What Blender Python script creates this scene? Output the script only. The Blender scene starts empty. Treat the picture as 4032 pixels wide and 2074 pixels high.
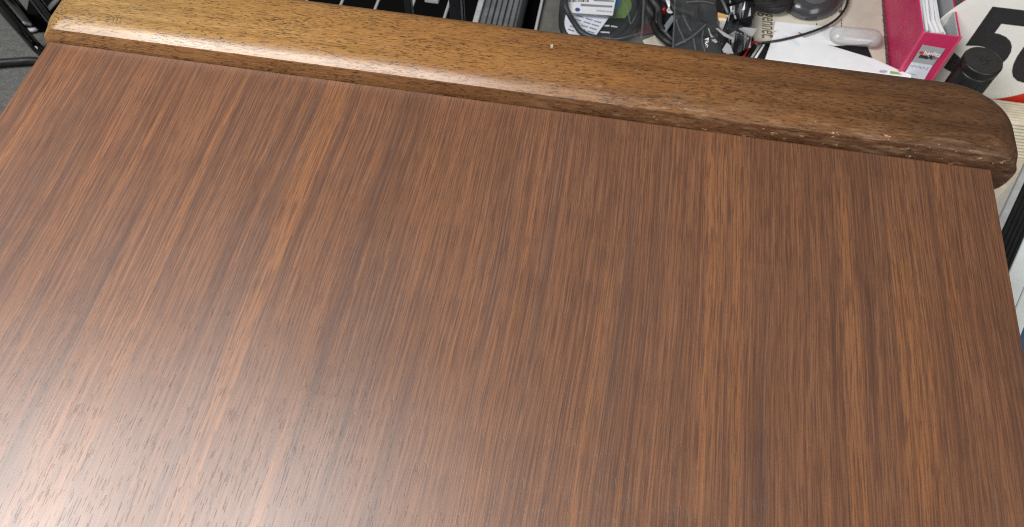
import bpy, bmesh, math, random
from mathutils import Vector, Matrix, noise
random.seed(7)
C = bpy.context.scene.collection
R = math.radians

# ------------------------------------------------------------------ camera
F, CX, CY = 3000.0, 2016.0, 1037.0
PITCH, YAW, ROLL = 1.04405215, 0.15741059, 0.01490157
CAM = Vector((0.60405408, -0.53766162, 1.34508929))
def cam_axes():
    f = Vector((0, math.cos(PITCH), -math.sin(PITCH))); u = Vector((0, math.sin(PITCH), math.cos(PITCH))); r = Vector((1, 0, 0))
    m = Matrix.Rotation(YAW, 3, 'Z'); f, u, r = m @ f, m @ u, m @ r
    return math.cos(ROLL)*r + math.sin(ROLL)*u, -math.sin(ROLL)*r + math.cos(ROLL)*u, f
AR, AU, AF = cam_axes()
cd = bpy.data.cameras.new('camera'); cam = bpy.data.objects.new('camera', cd); C.objects.link(cam)
cam.matrix_world = Matrix(((AR.x, AU.x, -AF.x, CAM.x), (AR.y, AU.y, -AF.y, CAM.y), (AR.z, AU.z, -AF.z, CAM.z), (0, 0, 0, 1)))
cd.sensor_width = 36; cd.lens = 36*F/4032; cd.clip_start = .02; cd.clip_end = 60
cd.dof.use_dof = True; cd.dof.focus_distance = .80; cd.dof.aperture_fstop = 11
bpy.context.scene.camera = cam

# ------------------------------------------------------------------ light
w = bpy.data.worlds.new('World'); bpy.context.scene.world = w; w.use_nodes = True
w.node_tree.nodes['Background'].inputs[0].default_value = (1.0, .985, .96, 1)
w.node_tree.nodes['Background'].inputs[1].default_value = .10
def area(name, loc, target, sx, sy, power, col):
    l = bpy.data.lights.new(name, 'AREA'); l.shape = 'RECTANGLE'; l.size = sx; l.size_y = sy; l.energy = power; l.color = col
    o = bpy.data.objects.new(name, l); C.objects.link(o); o.location = loc
    o.rotation_euler = (Vector(target)-Vector(loc)).to_track_quat('-Z', 'Y').to_euler(); return o
area('skylight_window', (-.60, -.52, 2.42), (-.60, -.50, .74), 1.60, .85, 88, (1.0, .99, .98))
area('side_window', (2.4, -1.3, 1.9), (1.2, .4, .3), 1.0, 1.2, 30, (1.0, .99, .97))
vs = bpy.context.scene.view_settings
bpy.context.scene.display_settings.display_device = 'sRGB'
bpy.context.scene.cycles.filter_width = 1.05; bpy.context.scene.cycles.use_denoising = False
vs.view_transform = 'Standard'; vs.look = 'None'; vs.exposure = .35; vs.gamma = 1

# ------------------------------------------------------------------ helpers
def at(px, py, z=None, y=None):
    """the point of the room at height z (or on the upright plane y) that lies on the ray of a photograph pixel"""
    d = AF + (px-CX)/F*AR - (py-CY)/F*AU
    t = (z-CAM.z)/d.z if z is not None else (y-CAM.y)/d.y
    return CAM + t*d
def tag(o, label=None, cat=None, group=None, kind=None):
    for k, v in (('label', label), ('category', cat), ('group', group), ('kind', kind)):
        if v: o[k] = v
    return o
def empty(name, loc, label, cat, group=None):
    o = bpy.data.objects.new(name, None); C.objects.link(o); o.location = loc
    bpy.context.view_layer.update()
    return tag(o, label, cat, group)
def link(name, bm, mat, parent=None, smooth=False, doubles=True):
    me = bpy.data.meshes.new(name)
    bmesh.ops.recalc_face_normals(bm, faces=bm.faces)
    if smooth:
        for f in bm.faces: f.smooth = True
    bm.to_mesh(me); bm.free()
    me.materials.append(mat)
    o = bpy.data.objects.new(name, me); C.objects.link(o)
    if parent is not None: put(o, parent)
    return o
def put(o, parent):
    """parent while keeping the world place"""
    o.parent = parent
    o.matrix_parent_inverse = (Matrix.Translation(parent.location) if parent.parent is None else Matrix.Translation(parent.parent.location)).inverted() if parent.type == 'EMPTY' or parent.parent else parent.matrix_world.inverted()
    return o
def slab(bm, pts, th):
    """polygon whose top is pts, thickness th downward"""
    pts = [Vector(p) for p in pts]
    n = Vector()
    for i in range(len(pts)): n += (pts[i]-pts[0]).cross(pts[(i+1) % len(pts)]-pts[0])
    n.normalize()
    if n.z < -.01 or (abs(n.z) < .01 and n.y > 0): n = -n
    a = [bm.verts.new(p) for p in pts]; b = [bm.verts.new(p-n*th) for p in pts]
    bm.faces.new(a); bm.faces.new(b[::-1])
    for i in range(len(pts)):
        j = (i+1) % len(pts); bm.faces.new((a[i], b[i], b[j], a[j]))
def mk_slab(name, pts, th, mat, parent=None):
    bm = bmesh.new(); slab(bm, pts, th); return link(name, bm, mat, parent)
def box(bm, lo, hi, m=None, bev=0.0):
    vs = [bm.verts.new((x, y, z)) for x in (lo[0], hi[0]) for y in (lo[1], hi[1]) for z in (lo[2], hi[2])]
    fs = [bm.faces.new([vs[i] for i in q]) for q in ((0, 1, 3, 2), (4, 6, 7, 5), (0, 4, 5, 1), (2, 3, 7, 6), (0, 2, 6, 4), (1, 5, 7, 3))]
    if bev:
        es = list({e for f in fs for e in f.edges})
        r = bmesh.ops.bevel(bm, geom=es, offset=bev, segments=2, profile=.5, affect='EDGES')
        vs = list({v for f in r['faces'] for v in f.verts} | {v for v in vs if v.is_valid})
    if m is not None:
        for v in vs:
            if v.is_valid: v.co = m @ v.co
def spline(pts, n=8):
    pts = [Vector(p) for p in pts]; out = []
    q = [pts[0]*2-pts[1]] + pts + [pts[-1]*2-pts[-2]]
    for i in range(1, len(q)-2):
        p0, p1, p2, p3 = q[i-1:i+3]
        for k in range(n):
            t = k/n
            out.append(.5*((2*p1)+(p2-p0)*t+(2*p0-5*p1+4*p2-p3)*t*t+(3*p1-p0-3*p2+p3)*t**3))
    return out+[pts[-1]]
def tube(bm, pts, r, seg=10, flat=None):
    rings = []; up = Vector((0, 0, 1))
    N = len(pts)
    for i, p in enumerate(pts):
        t = (pts[min(i+1, N-1)]-pts[max(i-1, 0)]).normalized()
        if abs(t.dot(up)) > .97: up = Vector((1, 0, 0))
        s = t.cross(up).normalized(); v = s.cross(t).normalized(); up = v
        rr = r[i] if isinstance(r, (list, tuple)) else r
        rings.append([bm.verts.new(p+rr*(math.cos(a)*s+math.sin(a)*v*(flat or 1))) for a in (2*math.pi*k/seg for k in range(seg))])
    for a, b in zip(rings, rings[1:]):
        for k in range(seg): bm.faces.new((a[k], a[(k+1) % seg], b[(k+1) % seg], b[k]))
    bm.faces.new(rings[0][::-1]); bm.faces.new(rings[-1])
def mk_tube(name, pts, r, mat, parent=None, n=8, seg=10, flat=None):
    bm = bmesh.new(); tube(bm, spline(pts, n) if n > 1 else [Vector(p) for p in pts], r, seg, flat)
    return link(name, bm, mat, parent, smooth=True)
def lathe(bm, c, prof, seg=48):
    rings = [[bm.verts.new((c[0]+r*math.cos(2*math.pi*k/seg), c[1]+r*math.sin(2*math.pi*k/seg), c[2]+z)) for k in range(seg)] for r, z in prof]
    for a, b in zip(rings, rings[1:]):
        for k in range(seg): bm.faces.new((a[k], a[(k+1) % seg], b[(k+1) % seg], b[k]))
    bm.faces.new(rings[0][::-1]); bm.faces.new(rings[-1])
def text(name, s, size, origin, xdir, ydir, mat, parent, bold=0.0, extrude=.0003, align='LEFT', tall=1.0):
    cu = bpy.data.curves.new(name, 'FONT'); cu.body = s; cu.size = size; cu.extrude = extrude; cu.offset = bold; cu.align_x = align; cu.resolution_u = 6
    cu.materials.append(mat)
    tmp = bpy.data.objects.new(name, cu); me = bpy.data.meshes.new_from_object(tmp); me.transform(Matrix.Diagonal((1, tall, 1, 1))); bpy.data.objects.remove(tmp)
    o = bpy.data.objects.new(name, me); C.objects.link(o)
    x = Vector(xdir).normalized(); yv = Vector(ydir); yv = (yv-x*yv.dot(x)).normalized(); z = x.cross(yv)
    m = Matrix((x, yv, z)).transposed().to_4x4(); m.translation = Vector(origin)
    o.matrix_world = m
    if parent is not None:
        o.parent = parent
        o.matrix_parent_inverse = Matrix.Translation(parent.location).inverted() if parent.parent is None else Matrix.Translation(parent.parent.location).inverted()
    return o

# ------------------------------------------------------------------ materials
class NT:
    def __init__(s, name):
        s.m = bpy.data.materials.new(name); s.m.use_nodes = True; s.t = s.m.node_tree; s.n = s.t.nodes; s.b = s.n['Principled BSDF']
    def new(s, ty, **k):
        n = s.n.new(ty)
        for a, v in k.items(): setattr(n, a, v)
        return n
    def L(s, a, b): s.t.links.new(a, b)
    def coords(s): return s.new('ShaderNodeTexCoord').outputs['Object']
    def mapv(s, v, scale, loc=(0, 0, 0)):
        n = s.new('ShaderNodeMapping'); n.inputs['Scale'].default_value = scale; n.inputs['Location'].default_value = loc; s.L(v, n.inputs[0]); return n.outputs[0]
    def noise(s, v, scale, detail=2, rough=.5, loc=(0, 0, 0)):
        n = s.new('ShaderNodeTexNoise'); n.inputs['Scale'].default_value = 1; n.inputs['Detail'].default_value = detail; n.inputs['Roughness'].default_value = rough
        s.L(s.mapv(v, scale, loc), n.inputs['Vector']); return n.outputs[0]
    def ramp(s, v, stops, interp='LINEAR'):
        n = s.new('ShaderNodeValToRGB'); n.color_ramp.interpolation = interp; e = n.color_ramp.elements
        while len(e) < len(stops): e.new(.5)
        for k, (p, c) in zip(e, stops):
            k.position = p; k.color = (*c, 1) if len(c) == 3 else c
        s.L(v, n.inputs[0]); return n.outputs[0]
    def g(s, v, a, b, lo=0.0, hi=1.0):
        n = s.new('ShaderNodeMapRange'); n.interpolation_type = 'SMOOTHSTEP'
        n.inputs[1].default_value = a; n.inputs[2].default_value = b; n.inputs[3].default_value = lo; n.inputs[4].default_value = hi
        s.L(v, n.inputs[0]); return n.outputs[0]
    def math(s, op, a, b=0.0, c=None):
        n = s.new('ShaderNodeMath', operation=op)
        for i, x in enumerate((a, b) if c is None else (a, b, c)):
            if isinstance(x, (int, float)): n.inputs[i].default_value = x
            else: s.L(x, n.inputs[i])
        return n.outputs[0]
    def mix(s, f, a, b, mode='MIX'):
        n = s.new('ShaderNodeMix', data_type='RGBA', blend_type=mode)
        for i, x in ((0, f), (6, a), (7, b)):
            if isinstance(x, (int, float)): n.inputs[i].default_value = x
            elif isinstance(x, tuple): n.inputs[i].default_value = (*x, 1)
            else: s.L(x, n.inputs[i])
        return n.outputs[2]
    def bump(s, h, strength, dist, prev=None):
        n = s.new('ShaderNodeBump'); n.inputs['Strength'].default_value = strength; n.inputs['Distance'].default_value = dist
        s.L(h, n.inputs['Height'])
        if prev is not None: s.L(prev, n.inputs['Normal'])
        return n.outputs[0]
    def sep(s, v):
        n = s.new('ShaderNodeSeparateXYZ'); s.L(v, n.inputs[0]); return n.outputs
    def comb(s, x, y, z):
        n = s.new('ShaderNodeCombineXYZ')
        for i, v in enumerate((x, y, z)):
            if isinstance(v, (int, float)): n.inputs[i].default_value = v
            else: s.L(v, n.inputs[i])
        return n.outputs[0]
    def done(s, col=None, rough=None, nrm=None, **k):
        for name, v in (('Base Color', col), ('Roughness', rough), ('Normal', nrm)):
            if v is None: continue
            if isinstance(v, (int, float)): s.b.inputs[name].default_value = v
            elif isinstance(v, tuple): s.b.inputs[name].default_value = (*v, 1)
            else: s.L(v, s.b.inputs[name])
        for a, v in k.items(): s.b.inputs[a.replace('_', ' ')].default_value = v
        return s.m

def plain(name, col, rough=.5, var=.12, scale=60, bump=0.0, **k):
    """a surface with a faint mottling of its own"""
    t = NT(name); v = t.coords(); n = t.noise(v, (scale,)*3, 4, .6)
    c = t.mix(t.g(n, .3, .7), tuple(x*(1-var) for x in col), tuple(min(1, x*(1+var)) for x in col))
    nr = t.bump(n, .5, bump) if bump else None
    n2 = t.noise(v, (scale*.3,)*3, 3, .6, (5, 2, 1))
    return t.done(c, t.g(n2, .3, .7, max(.02, rough*.8), min(1, rough*1.2)), nr, **k)

def laminate():
    t = NT('walnut_laminate'); v = t.coords(); x, y, z = t.sep(v)
    wob = t.noise(v, (3, 1.6, 1), 2, .5)
    wob2 = t.noise(v, (25, 7, 1), 2, .5, (3, 1, 0))
    xw = t.math('ADD', t.math('ADD', x, t.math('MULTIPLY', t.math('SUBTRACT', wob, .5), .030)), t.math('MULTIPLY', t.math('SUBTRACT', wob2, .5), .0022))
    p = t.comb(xw, y, 0.0)
    broad = t.noise(p, (24, .8, 1), 3, .55, (.7, .2, 0))
    band = t.noise(p, (90, 2.0, 1), 3, .6, (4, 2, 0))
    streak = t.noise(p, (280, 2.2, 1), 2, .6, (9, 1, 0))
    fine = t.noise(p, (620, 6.5, 1), 1, .5, (2, 7, 0))
    hair = t.noise(p, (900, 26, 1), 1, .5, (5, 5, 0))
    hue = t.noise(p, (46, 1.0, 1), 2, .5, (11, 5, 0))
    base = t.ramp(broad, [(.30, (.086, .0385, .0195)), (.45, (.110, .0480, .0228)), (.56, (.124, .0535, .0246)), (.70, (.148, .064, .0270))])
    base = t.mix(t.g(hue, .56, .64, 0, .5), base, (.072, .038, .025))          # greyish heart bands
    base = t.mix(t.g(hue, .42, .37, 0, .6), base, (.180, .075, .028))          # orange bands
    base = t.mix(t.g(band, .48, .72, 0, .5), base, (.056, .024, .015))
    base = t.mix(t.g(streak, .50, .68, 0, .42), base, (.048, .020, .013))
    base = t.mix(t.g(streak, .46, .32, 0, .22), base, (.185, .082, .042))
    base = t.mix(t.g(fine, .49, .66, 0, .38), base, (.046, .019, .012))
    base = t.mix(t.g(fine, .46, .34, 0, .26), base, (.20, .092, .050))
    base = t.mix(t.g(hair, .49, .63, 0, .55), base, (.046, .020, .013))
    # embossed pores
    pn = t.noise(p, (820, 58, 1), 1, .5, (1, 3, 0)); dens = t.noise(p, (60, 5, 1), 2, .5, (6, 6, 0))
    thr = t.g(dens, .32, .66, .68, .60)
    pore = t.g(t.math('SUBTRACT', pn, thr), 0, .05)
    base = t.mix(t.math('MULTIPLY', pore, .40), base, (.036, .017, .011))
    grit = t.noise(v, (1100, 800, 1), 2, .7)
    base = t.mix(.55, base, t.mix(grit, (.15, .15, .15), (.85, .84, .82)), 'OVERLAY')
    dust = t.g(t.noise(v, (330, 330, 1), 2, .6, (3, 8, 0)), .80, .83)
    base = t.mix(t.math('MULTIPLY', dust, .4), base, (.50, .44, .38))
    smear = t.noise(v, (7, 4, 1), 4, .6, (2, 2, 5))
    h = t.math('SUBTRACT', t.math('MULTIPLY', grit, .3), t.math('ADD', t.math('MULTIPLY', pore, .8), t.math('MULTIPLY', fine, .4)))
    nr = t.bump(h, .28, .0004)
    rg = t.math('ADD', t.g(smear, .3, .7, .37, .44), t.math('MULTIPLY', pore, .05))
    return t.done(base, rg, nr, Specular_IOR_Level=.55)

def rail_wood(name='worn_solid_oak'):
    t = NT(name); v = t.coords(); x, y, z = t.sep(v)
    wob = t.noise(v, (6, 18, 18), 2, .5)
    yy = t.math('ADD', y, t.math('MULTIPLY', t.math('SUBTRACT', wob, .5), .006))
    zz = t.math('ADD', z, t.math('MULTIPLY', t.math('SUBTRACT', wob, .5), .004))
    p = t.comb(x, yy, zz)
    band = t.noise(p, (3.5, 90, 90), 3, .55)
    fleck = t.noise(p, (80, 650, 650), 3, .65, (1, 2, 3))
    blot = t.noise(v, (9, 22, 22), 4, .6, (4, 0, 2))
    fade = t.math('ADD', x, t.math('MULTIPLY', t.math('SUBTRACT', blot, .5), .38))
    # varnish yellowed and bleached toward the window end, plus painted falloff of its light
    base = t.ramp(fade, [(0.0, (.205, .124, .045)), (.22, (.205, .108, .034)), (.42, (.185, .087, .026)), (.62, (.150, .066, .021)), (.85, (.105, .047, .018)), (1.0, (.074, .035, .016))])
    lip = t.g(y, .0058, .0040)                                                   # the front lip is coloured redder
    base = t.mix(t.math('MULTIPLY', lip, .7), base, t.mix(t.g(fade, .1, .8), (.165, .074, .032), (.066, .029, .015)))
    dark = t.mix(1.0, base, (.34, .28, .22), 'MULTIPLY')
    base = t.mix(t.g(band, .44, .68, 0, .32), base, dark)
    base = t.mix(t.g(fleck, .46, .30, 0, .6), base, t.mix(1.0, base, (1.7, 1.65, 1.5), 'MULTIPLY'))
    base = t.mix(t.g(fleck, .52, .66, 0, .75), base, dark)
    pn = t.noise(p, (170, 900, 900), 1, .5, (8, 8, 1)); dens = t.noise(v, (14, 50, 50), 2, .5, (3, 3, 3))
    pore = t.g(t.math('SUBTRACT', pn, t.g(dens, .3, .68, .655, .56)), 0, .05)
    base = t.mix(t.math('MULTIPLY', pore, .72), base, (.018, .011, .008))
    # knocks and scuffs that break through the varnish, mostly along the front arris and toward the worn end
    sc = t.noise(v, (80, 250, 250), 3, .7, (2, 9, 4)); big = t.noise(v, (5, 12, 12), 2, .5, (7, 7, 7))
    arris = t.g(y, .034, .004); worn = t.g(x, .35, .8, .25, 1)
    thr = t.math('SUBTRACT', .80, t.math('MULTIPLY', t.math('MULTIPLY', arris, worn), .15))
    thr = t.math('SUBTRACT', thr, t.g(big, .45, .75, 0, .05))
    chip = t.g(t.math('SUBTRACT', sc, thr), 0, .03)
    base = t.mix(t.math('MULTIPLY', chip, .7), base, (.40, .28, .17))
    wear = t.math('MULTIPLY', t.g(t.noise(v, (30, 200, 200), 4, .7, (5, 1, 2)), .48, .66), t.math('MULTIPLY', arris, t.g(x, .45, .6)))
    base = t.mix(t.math('MULTIPLY', wear, .22), base, (.34, .22, .12))
    sm = t.noise(v, (7, 30, 30), 4, .6, (1, 5, 9))
    rg = t.math('ADD', t.g(sm, .3, .7, .27, .40), t.math('ADD', t.math('MULTIPLY', chip, .3), t.math('MULTIPLY', wear, .22)))
    h = t.math('SUBTRACT', t.math('MULTIPLY', sm, .6), t.math('ADD', t.math('MULTIPLY', pore, .8), t.math('ADD', chip, t.math('MULTIPLY', fleck, .25))))
    return t.done(base, rg, t.bump(h, .18, .0004), Specular_IOR_Level=.42)

def carpet_mat():
    t = NT('grey_carpet'); v = t.coords()
    n = t.noise(v, (260, 260, 260), 4, .7); m = t.noise(v, (60, 60, 60), 3, .6)
    c = t.mix(t.g(n, .3, .7), (.055, .055, .052), (.16, .16, .152)); c = t.mix(t.g(m, .35, .7, 0, .5), c, (.045, .045, .044))
    return t.done(c, .95, t.bump(n, .8, .003))
M = {
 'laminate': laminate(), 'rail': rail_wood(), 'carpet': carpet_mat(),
 'carcass': plain('dark_veneer', (.06, .033, .02), .5),
 'joint': plain('joint_gap', (.012, .008, .006), .9),
 'chrome': plain('chrome_wire', (.72, .73, .72), .26, .08, 90, Metallic=.7),
 'blackmetal': plain('gloss_black_tube', (.008, .008, .010), .16, .2),
 'blackplastic': plain('black_plastic', (.006, .006, .007), .45, .2, 90),
 'void': plain('black_crate_plastic', (.0015, .0015, .0016), .8, .2, Specular_IOR_Level=.1),  # near-black for the blocks that stand in for dark gaps
 'rubber': plain('black_rubber', (.010, .010, .011), .5, .2, 120),
 'greyplastic': plain('grey_plastic', (.10, .105, .11), .38, .18, 40),
 'palegrey': plain('pale_grey_plastic', (.33, .34, .34), .4, .1),
 'traygrey': plain('beige_grey_tray', (.105, .102, .092), .5, .15, 30),
 'paper': plain('white_paper', (.74, .75, .77), .7, .03, 30),
 'paper2': plain('bluish_paper', (.66, .69, .76), .6, .03, 30),
 'cream': plain('cream_card', (.60, .565, .47), .65, .06, 30),
 'creamworn': plain('frayed_board', (.12, .075, .070), .9, .5, 140, .002),
 'ink': plain('black_ink', (.02, .02, .022), .6),
 'greyink': plain('grey_ink', (.20, .21, .23), .6),
 'paleink': plain('faint_ink', (.38, .40, .47), .6),
 'brownink': plain('brown_ink', (.12, .09, .06), .6),
 'blueink': plain('blue_ink', (.02, .06, .25), .5),
 'blue': plain('blue_print', (.05, .22, .55), .4),
 'green': plain('green_print', (.12, .20, .05), .5),
 'red': plain('red_print', (.60, .035, .015), .45, .06),
 'redrib': plain('red_strap', (.30, .016, .014), .5),
 'pink': plain('pink_binder', (.52, .022, .105), .42, .08, 40),
 'pinkedge': plain('pink_binder_edge', (.62, .07, .15), .42, .06, 40),
 'labelgrey': plain('silver_label', (.36, .38, .39), .4, .05),
 'white': plain('white_gloss_print', (.86, .86, .81), .35, .02, 20),
 'whiteplastic': plain('white_plastic', (.66, .70, .68), .35, .04),
 'corr': plain('corrugated_card', (.60, .54, .42), .75, .10, 45),
 'floorcard': plain('kraft_card', (.46, .40, .31), .8, .12, 25),
 'bottle': plain('matt_black_plastic', (.008, .009, .0085), .42, .2, 70),
 'orange': plain('orange_plastic', (.55, .30, .12), .5),
 'steel': plain('brushed_steel', (.30, .34, .37), .4, .1, 80, Metallic=.6),
 'silver': plain('satin_silver', (.42, .43, .42), .3, .1, 60, Metallic=.8),
}
def denim():
    t = NT('blue_denim'); v = t.coords(); n = t.noise(v, (700, 700, 700), 2, .6)
    return t.done(t.mix(n, (.02, .05, .12), (.08, .16, .30)), .9, t.bump(n, .5, .001))
M['denim'] = denim()
def film(name, tint, clear, rough=.12, crinkle=40):
    t = NT(name); v = t.coords(); n = t.noise(v, (crinkle,)*3, 3, .6)
    t.done(tint, rough, t.bump(n, .4, .0012))
    tr = t.new('ShaderNodeBsdfTransparent'); mx = t.new('ShaderNodeMixShader'); mx.inputs[0].default_value = clear
    out = t.n['Material Output']
    t.L(t.b.outputs[0], mx.inputs[1]); t.L(tr.outputs[0], mx.inputs[2]); t.L(mx.outputs[0], out.inputs[0])
    return t.m
M['film_dark'] = film('grey_plastic_film', (.050, .052, .055), .42, .10, 60)
M['film_clear'] = film('clear_plastic_film', (.10, .11, .12), .92, .08)
M['film_pouch'] = film('smoky_plastic_film', (.06, .063, .07), .35, .2, 25)
M['pill'] = film('frosted_clear_plastic', (.60, .60, .60), .50, .2, 15)

# ------------------------------------------------------------------ setting
bm = bmesh.new(); box(bm, (-4, -3, -.05), (5, 5, 0)); tag(link('floor', bm, M['carpet']), kind='structure')

# ------------------------------------------------------------------ table
ZT = .74
table = empty('wooden_table', (.5, -.25, 0), 'brown wood-grain table with a worn rounded solid wood rail along its back edge', 'table')
bm = bmesh.new(); box(bm, (0, -.62, ZT-.024), (1.0, -.0012, ZT), bev=.0009); link('tabletop', bm, M['laminate'], table)
bm = bmesh.new(); box(bm, (.002, -.0011, ZT-.02), (.998, .0005, ZT-.004)); link('joint', bm, M['joint'], table)

def rail_outline(x0, x1, y0, y1, rf, rb, n=14):
    """plan outline, counter-clockwise, of a rail with small front and large back corner radii: (point, normal, weight toward the back)"""
    out = []
    def arc(cx, cy, r, a0, a1):
        for k in range(n+1):
            a = a0+(a1-a0)*k/n; out.append((cx+r*math.cos(a), cy+r*math.sin(a), math.cos(a), math.sin(a)))
    def line(xa, ya, xb, yb, nx, ny, m):
        for k in range(1, m): out.append((xa+(xb-xa)*k/m, ya+(yb-ya)*k/m, nx, ny))
    arc(x1-rf, y0+rf, rf, -math.pi/2, 0)
    line(x1, y0+rf, x1, y1-rb, 1, 0, 3)
    arc(x1-rb, y1-rb, rb, 0, math.pi/2)
    line(x1-rb, y1, x0+rb, y1, 0, 1, 40)
    arc(x0+rb, y1-rb, rb, math.pi/2, math.pi)
    line(x0, y1-rb, x0, y0+rf, -1, 0, 3)
    arc(x0+rf, y0+rf, rf, math.pi, 1.5*math.pi)
    line(x0+rf, y0, x1-rf, y0, 0, -1, 40)
    return out
def rail_mesh(x0, x1, y0, y1, zb, zt, rf, rb, rad_f, ang_f, rad_s, rad_b, bot, dome, lean=0.0, zl=None):
    """rail lofted from its plan outline; along the front the rounding starts at an arris (ang_f), elsewhere tangent to the side"""
    bm = bmesh.new(); ol = rail_outline(x0, x1, y0, y1, rf, rb); rings = []; zl = zl or zb+bot+.001
    ss = lambda t: t*t*(3-2*t)
    rad, ang = [], []
    for (_, _, nx, ny) in ol:
        if ny > 0: rad.append(rad_s+(rad_b-rad_s)*ss(ny)); ang.append(0.0)
        else: k = ss(min(1, max(0, -ny))); rad.append(rad_s+(rad_f-rad_s)*k); ang.append(ang_f*ss(min(1, max(0, (-ny-.35)/.6))))
    ym = y0+(y1-y0)*.47
    xm, hx = (x0+x1)/2, (x1-x0)/2; bs = min(bot*1.7, .026)
    def side(z):                                         # how far the rounded ends have drawn in at height z
        d = max(0.0, z-(zt-rad_s)); i = rad_s-math.sqrt(max(0.0, rad_s*rad_s-d*d))
        d = max(0.0, zb+bs-z); return max(i, bs-math.sqrt(max(0.0, bs*bs-d*d)))
    def squeeze(px, py, z, i_f, i_b):
        v = (py-y0)/(y1-y0)
        return (xm+(px-xm)*(hx-side(z))/hx, (y0+i_f)*(1-v)+(y1-i_b)*v, z)
    for k in range(7):
        a = math.pi/2*k/6; i = bot*(1-math.sin(a)); z = zb+bot*(1-math.cos(a))
        rings.append([squeeze(px, py, z, i, i) for (px, py, nx, ny) in ol])
    lo = zb+bot
    for f in (.2, .4, .6, .8, .97):
        ring = []
        for (px, py, nx, ny), r, a0 in zip(ol, rad, ang):
            hi = zt-r*(1-math.sin(a0)); z = lo+(hi-lo)*f
            zc = zt-rad_f*(1-math.sin(ang_f)); ring.append(squeeze(px, py, z, lean*max(0.0, (z-zl)/max(1e-4, zc-zl)), 0))
        rings.append(ring)
    crease = len(rings)
    for k in range(13):
        ring = []; a1 = math.pi/2*k/12; af = ang_f+(math.pi/2-ang_f)*k/12
        for (px, py, nx, ny), r, a0 in zip(ol, rad, ang):
            z = zt-r+r*math.sin(a0+(math.pi/2-a0)*k/12)
            ring.append(squeeze(px, py, z, lean+rad_f*(math.cos(ang_f)-math.cos(af)), rad_b*(1-math.cos(a1))))
        rings.append(ring)
    last = rings[-1]
    for f in (.12, .3, .5, .7, .86):
        rings.append([(x+(min(max(x, x0+.05), x1-.05)-x)*f, y+(ym-y)*f, z+dome*math.sin(f*math.pi/2)) for (x, y, z) in last])
    vr = [[bm.verts.new(p) for p in r] for r in rings]
    N = len(ol)
    for a, b in zip(vr, vr[1:]):
        for k in range(N): bm.faces.new((a[k], a[(k+1) % N], b[(k+1) % N], b[k]))
    bm.faces.new(vr[0][::-1])
    for k in range(N):
        if ang[k] > .15 and ang[(k+1) % N] > .15:
            e = bm.edges.get((vr[crease][k], vr[crease][(k+1) % N]))
            if e: e.smooth = False
    top = vr[-1]; c = [bm.verts.new((x0+.05+(x1-x0-.1)*k/40, ym, zt+dome)) for k in range(41)]
    def near(v): return c[max(0, min(40, round((v.co.x-x0-.05)/(x1-x0-.1)*40)))]
    for k in range(N):
        a, b = top[k], top[(k+1) % N]; p, q = near(a), near(b)
        if p is q: bm.faces.new((a, b, p))
        else: bm.faces.new((a, b, q, p))
    return bm
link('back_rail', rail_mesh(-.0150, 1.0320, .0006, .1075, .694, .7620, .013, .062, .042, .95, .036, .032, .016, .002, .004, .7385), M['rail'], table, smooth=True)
for (xa_, ya_), (xb_, yb2) in (((430, 94), (442, 66)), ((446, 96), (458, 66)), ((462, 90), (470, 70))):
    mk_tube('scratch', [at(xa_, ya_, z=.7636), at((xa_+xb_)/2+1, (ya_+yb2)/2, z=.7638), at(xb_, yb2, z=.7640)], .0003, plain('bare_scratch', (.27, .20, .11), .7), table, n=3, seg=6)
bm = bmesh.new(); slab(bm, [at(2166, 178, z=.7635), at(2176, 174, z=.7635), at(2179, 182, z=.7635), at(2174, 192, z=.7635), at(2168, 188, z=.7635)], .0012); link('paint_fleck', bm, plain('dull_paint_fleck', (.27, .22, .16), .7), table)
link('moulding', rail_mesh(.004, 1.018, .010, .098, .640, .6935, .012, .045, .004, 0, .004, .004, .008, 0), M['carcass'], table, smooth=True)
bm = bmesh.new(); box(bm, (.03, -.58, .62), (.97, .0, ZT-.0245), bev=.002); link('apron', bm, M['carcass'], table)
for x, y in ((.03, -.58), (.91, -.58), (.03, .03), (.91, .03)):
    bm = bmesh.new(); box(bm, (x, y, 0), (x+.06, y+.06, .62 if y < 0 else .638), bev=.003); link('leg', bm, M['carcass'], table)

# ------------------------------------------------------------------ tubes and bits in the left corner
t = empty('tube_chair', at(150, 195, z=0), 'black glossy tubular metal chair frame on the grey carpet beside the table', 'chair')
P = lambda x, y, z: at(x, y, z=z)
mk_tube('frame_tube', [P(-95, -100, .42), P(-20, -5, .26), P(60, 90, .14), P(120, 160, .045), P(150, 192, .020), P(185, 222, .013), P(240, 262, .012)], .0125, M['blackmetal'], t)
lg = mk_tube('leg', [P(-5, -60, .26), P(40, -5, .19), P(90, 55, .085), P(123, 93, .016)], .0115, M['blackmetal'], t)
mk_tube('leg', [P(85, -65, .36), P(140, 0, .24), P(190, 68, .12), P(225, 115, .03)], .0105, M['blackmetal'], t)
bm = bmesh.new(); c = P(127, 97, .012)
tube(bm, [c+Vector((.021*math.cos(a), .021*math.sin(a), .0)) for a in (math.pi*(.95+1.25*k/20) for k in range(21))], .0055, 8)
link('glide_ring', bm, M['palegrey'], t, smooth=True)
bm = bmesh.new(); lathe(bm, P(125, 96, 0), [(.016, 0), (.018, .004), (.016, .016), (.0125, .02)], 24); link('rubber_foot', bm, M['greyplastic'], lg, smooth=True)
b = empty('metal_bracket', P(200, 20, .0), 'bent silver metal bracket lying between the black tubes and the rail', 'bracket')
mk_tube('strap', [P(260, -40, .13), P(215, 10, .10), P(190, 40, .06), P(175, 62, .02)], .012, M['silver'], b, flat=.35)
mk_tube('strap', [P(275, -5, .06), P(232, 18, .05), P(205, 42, .02), P(196, 62, .005)], .006, M['silver'], b, flat=.5)
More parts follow.
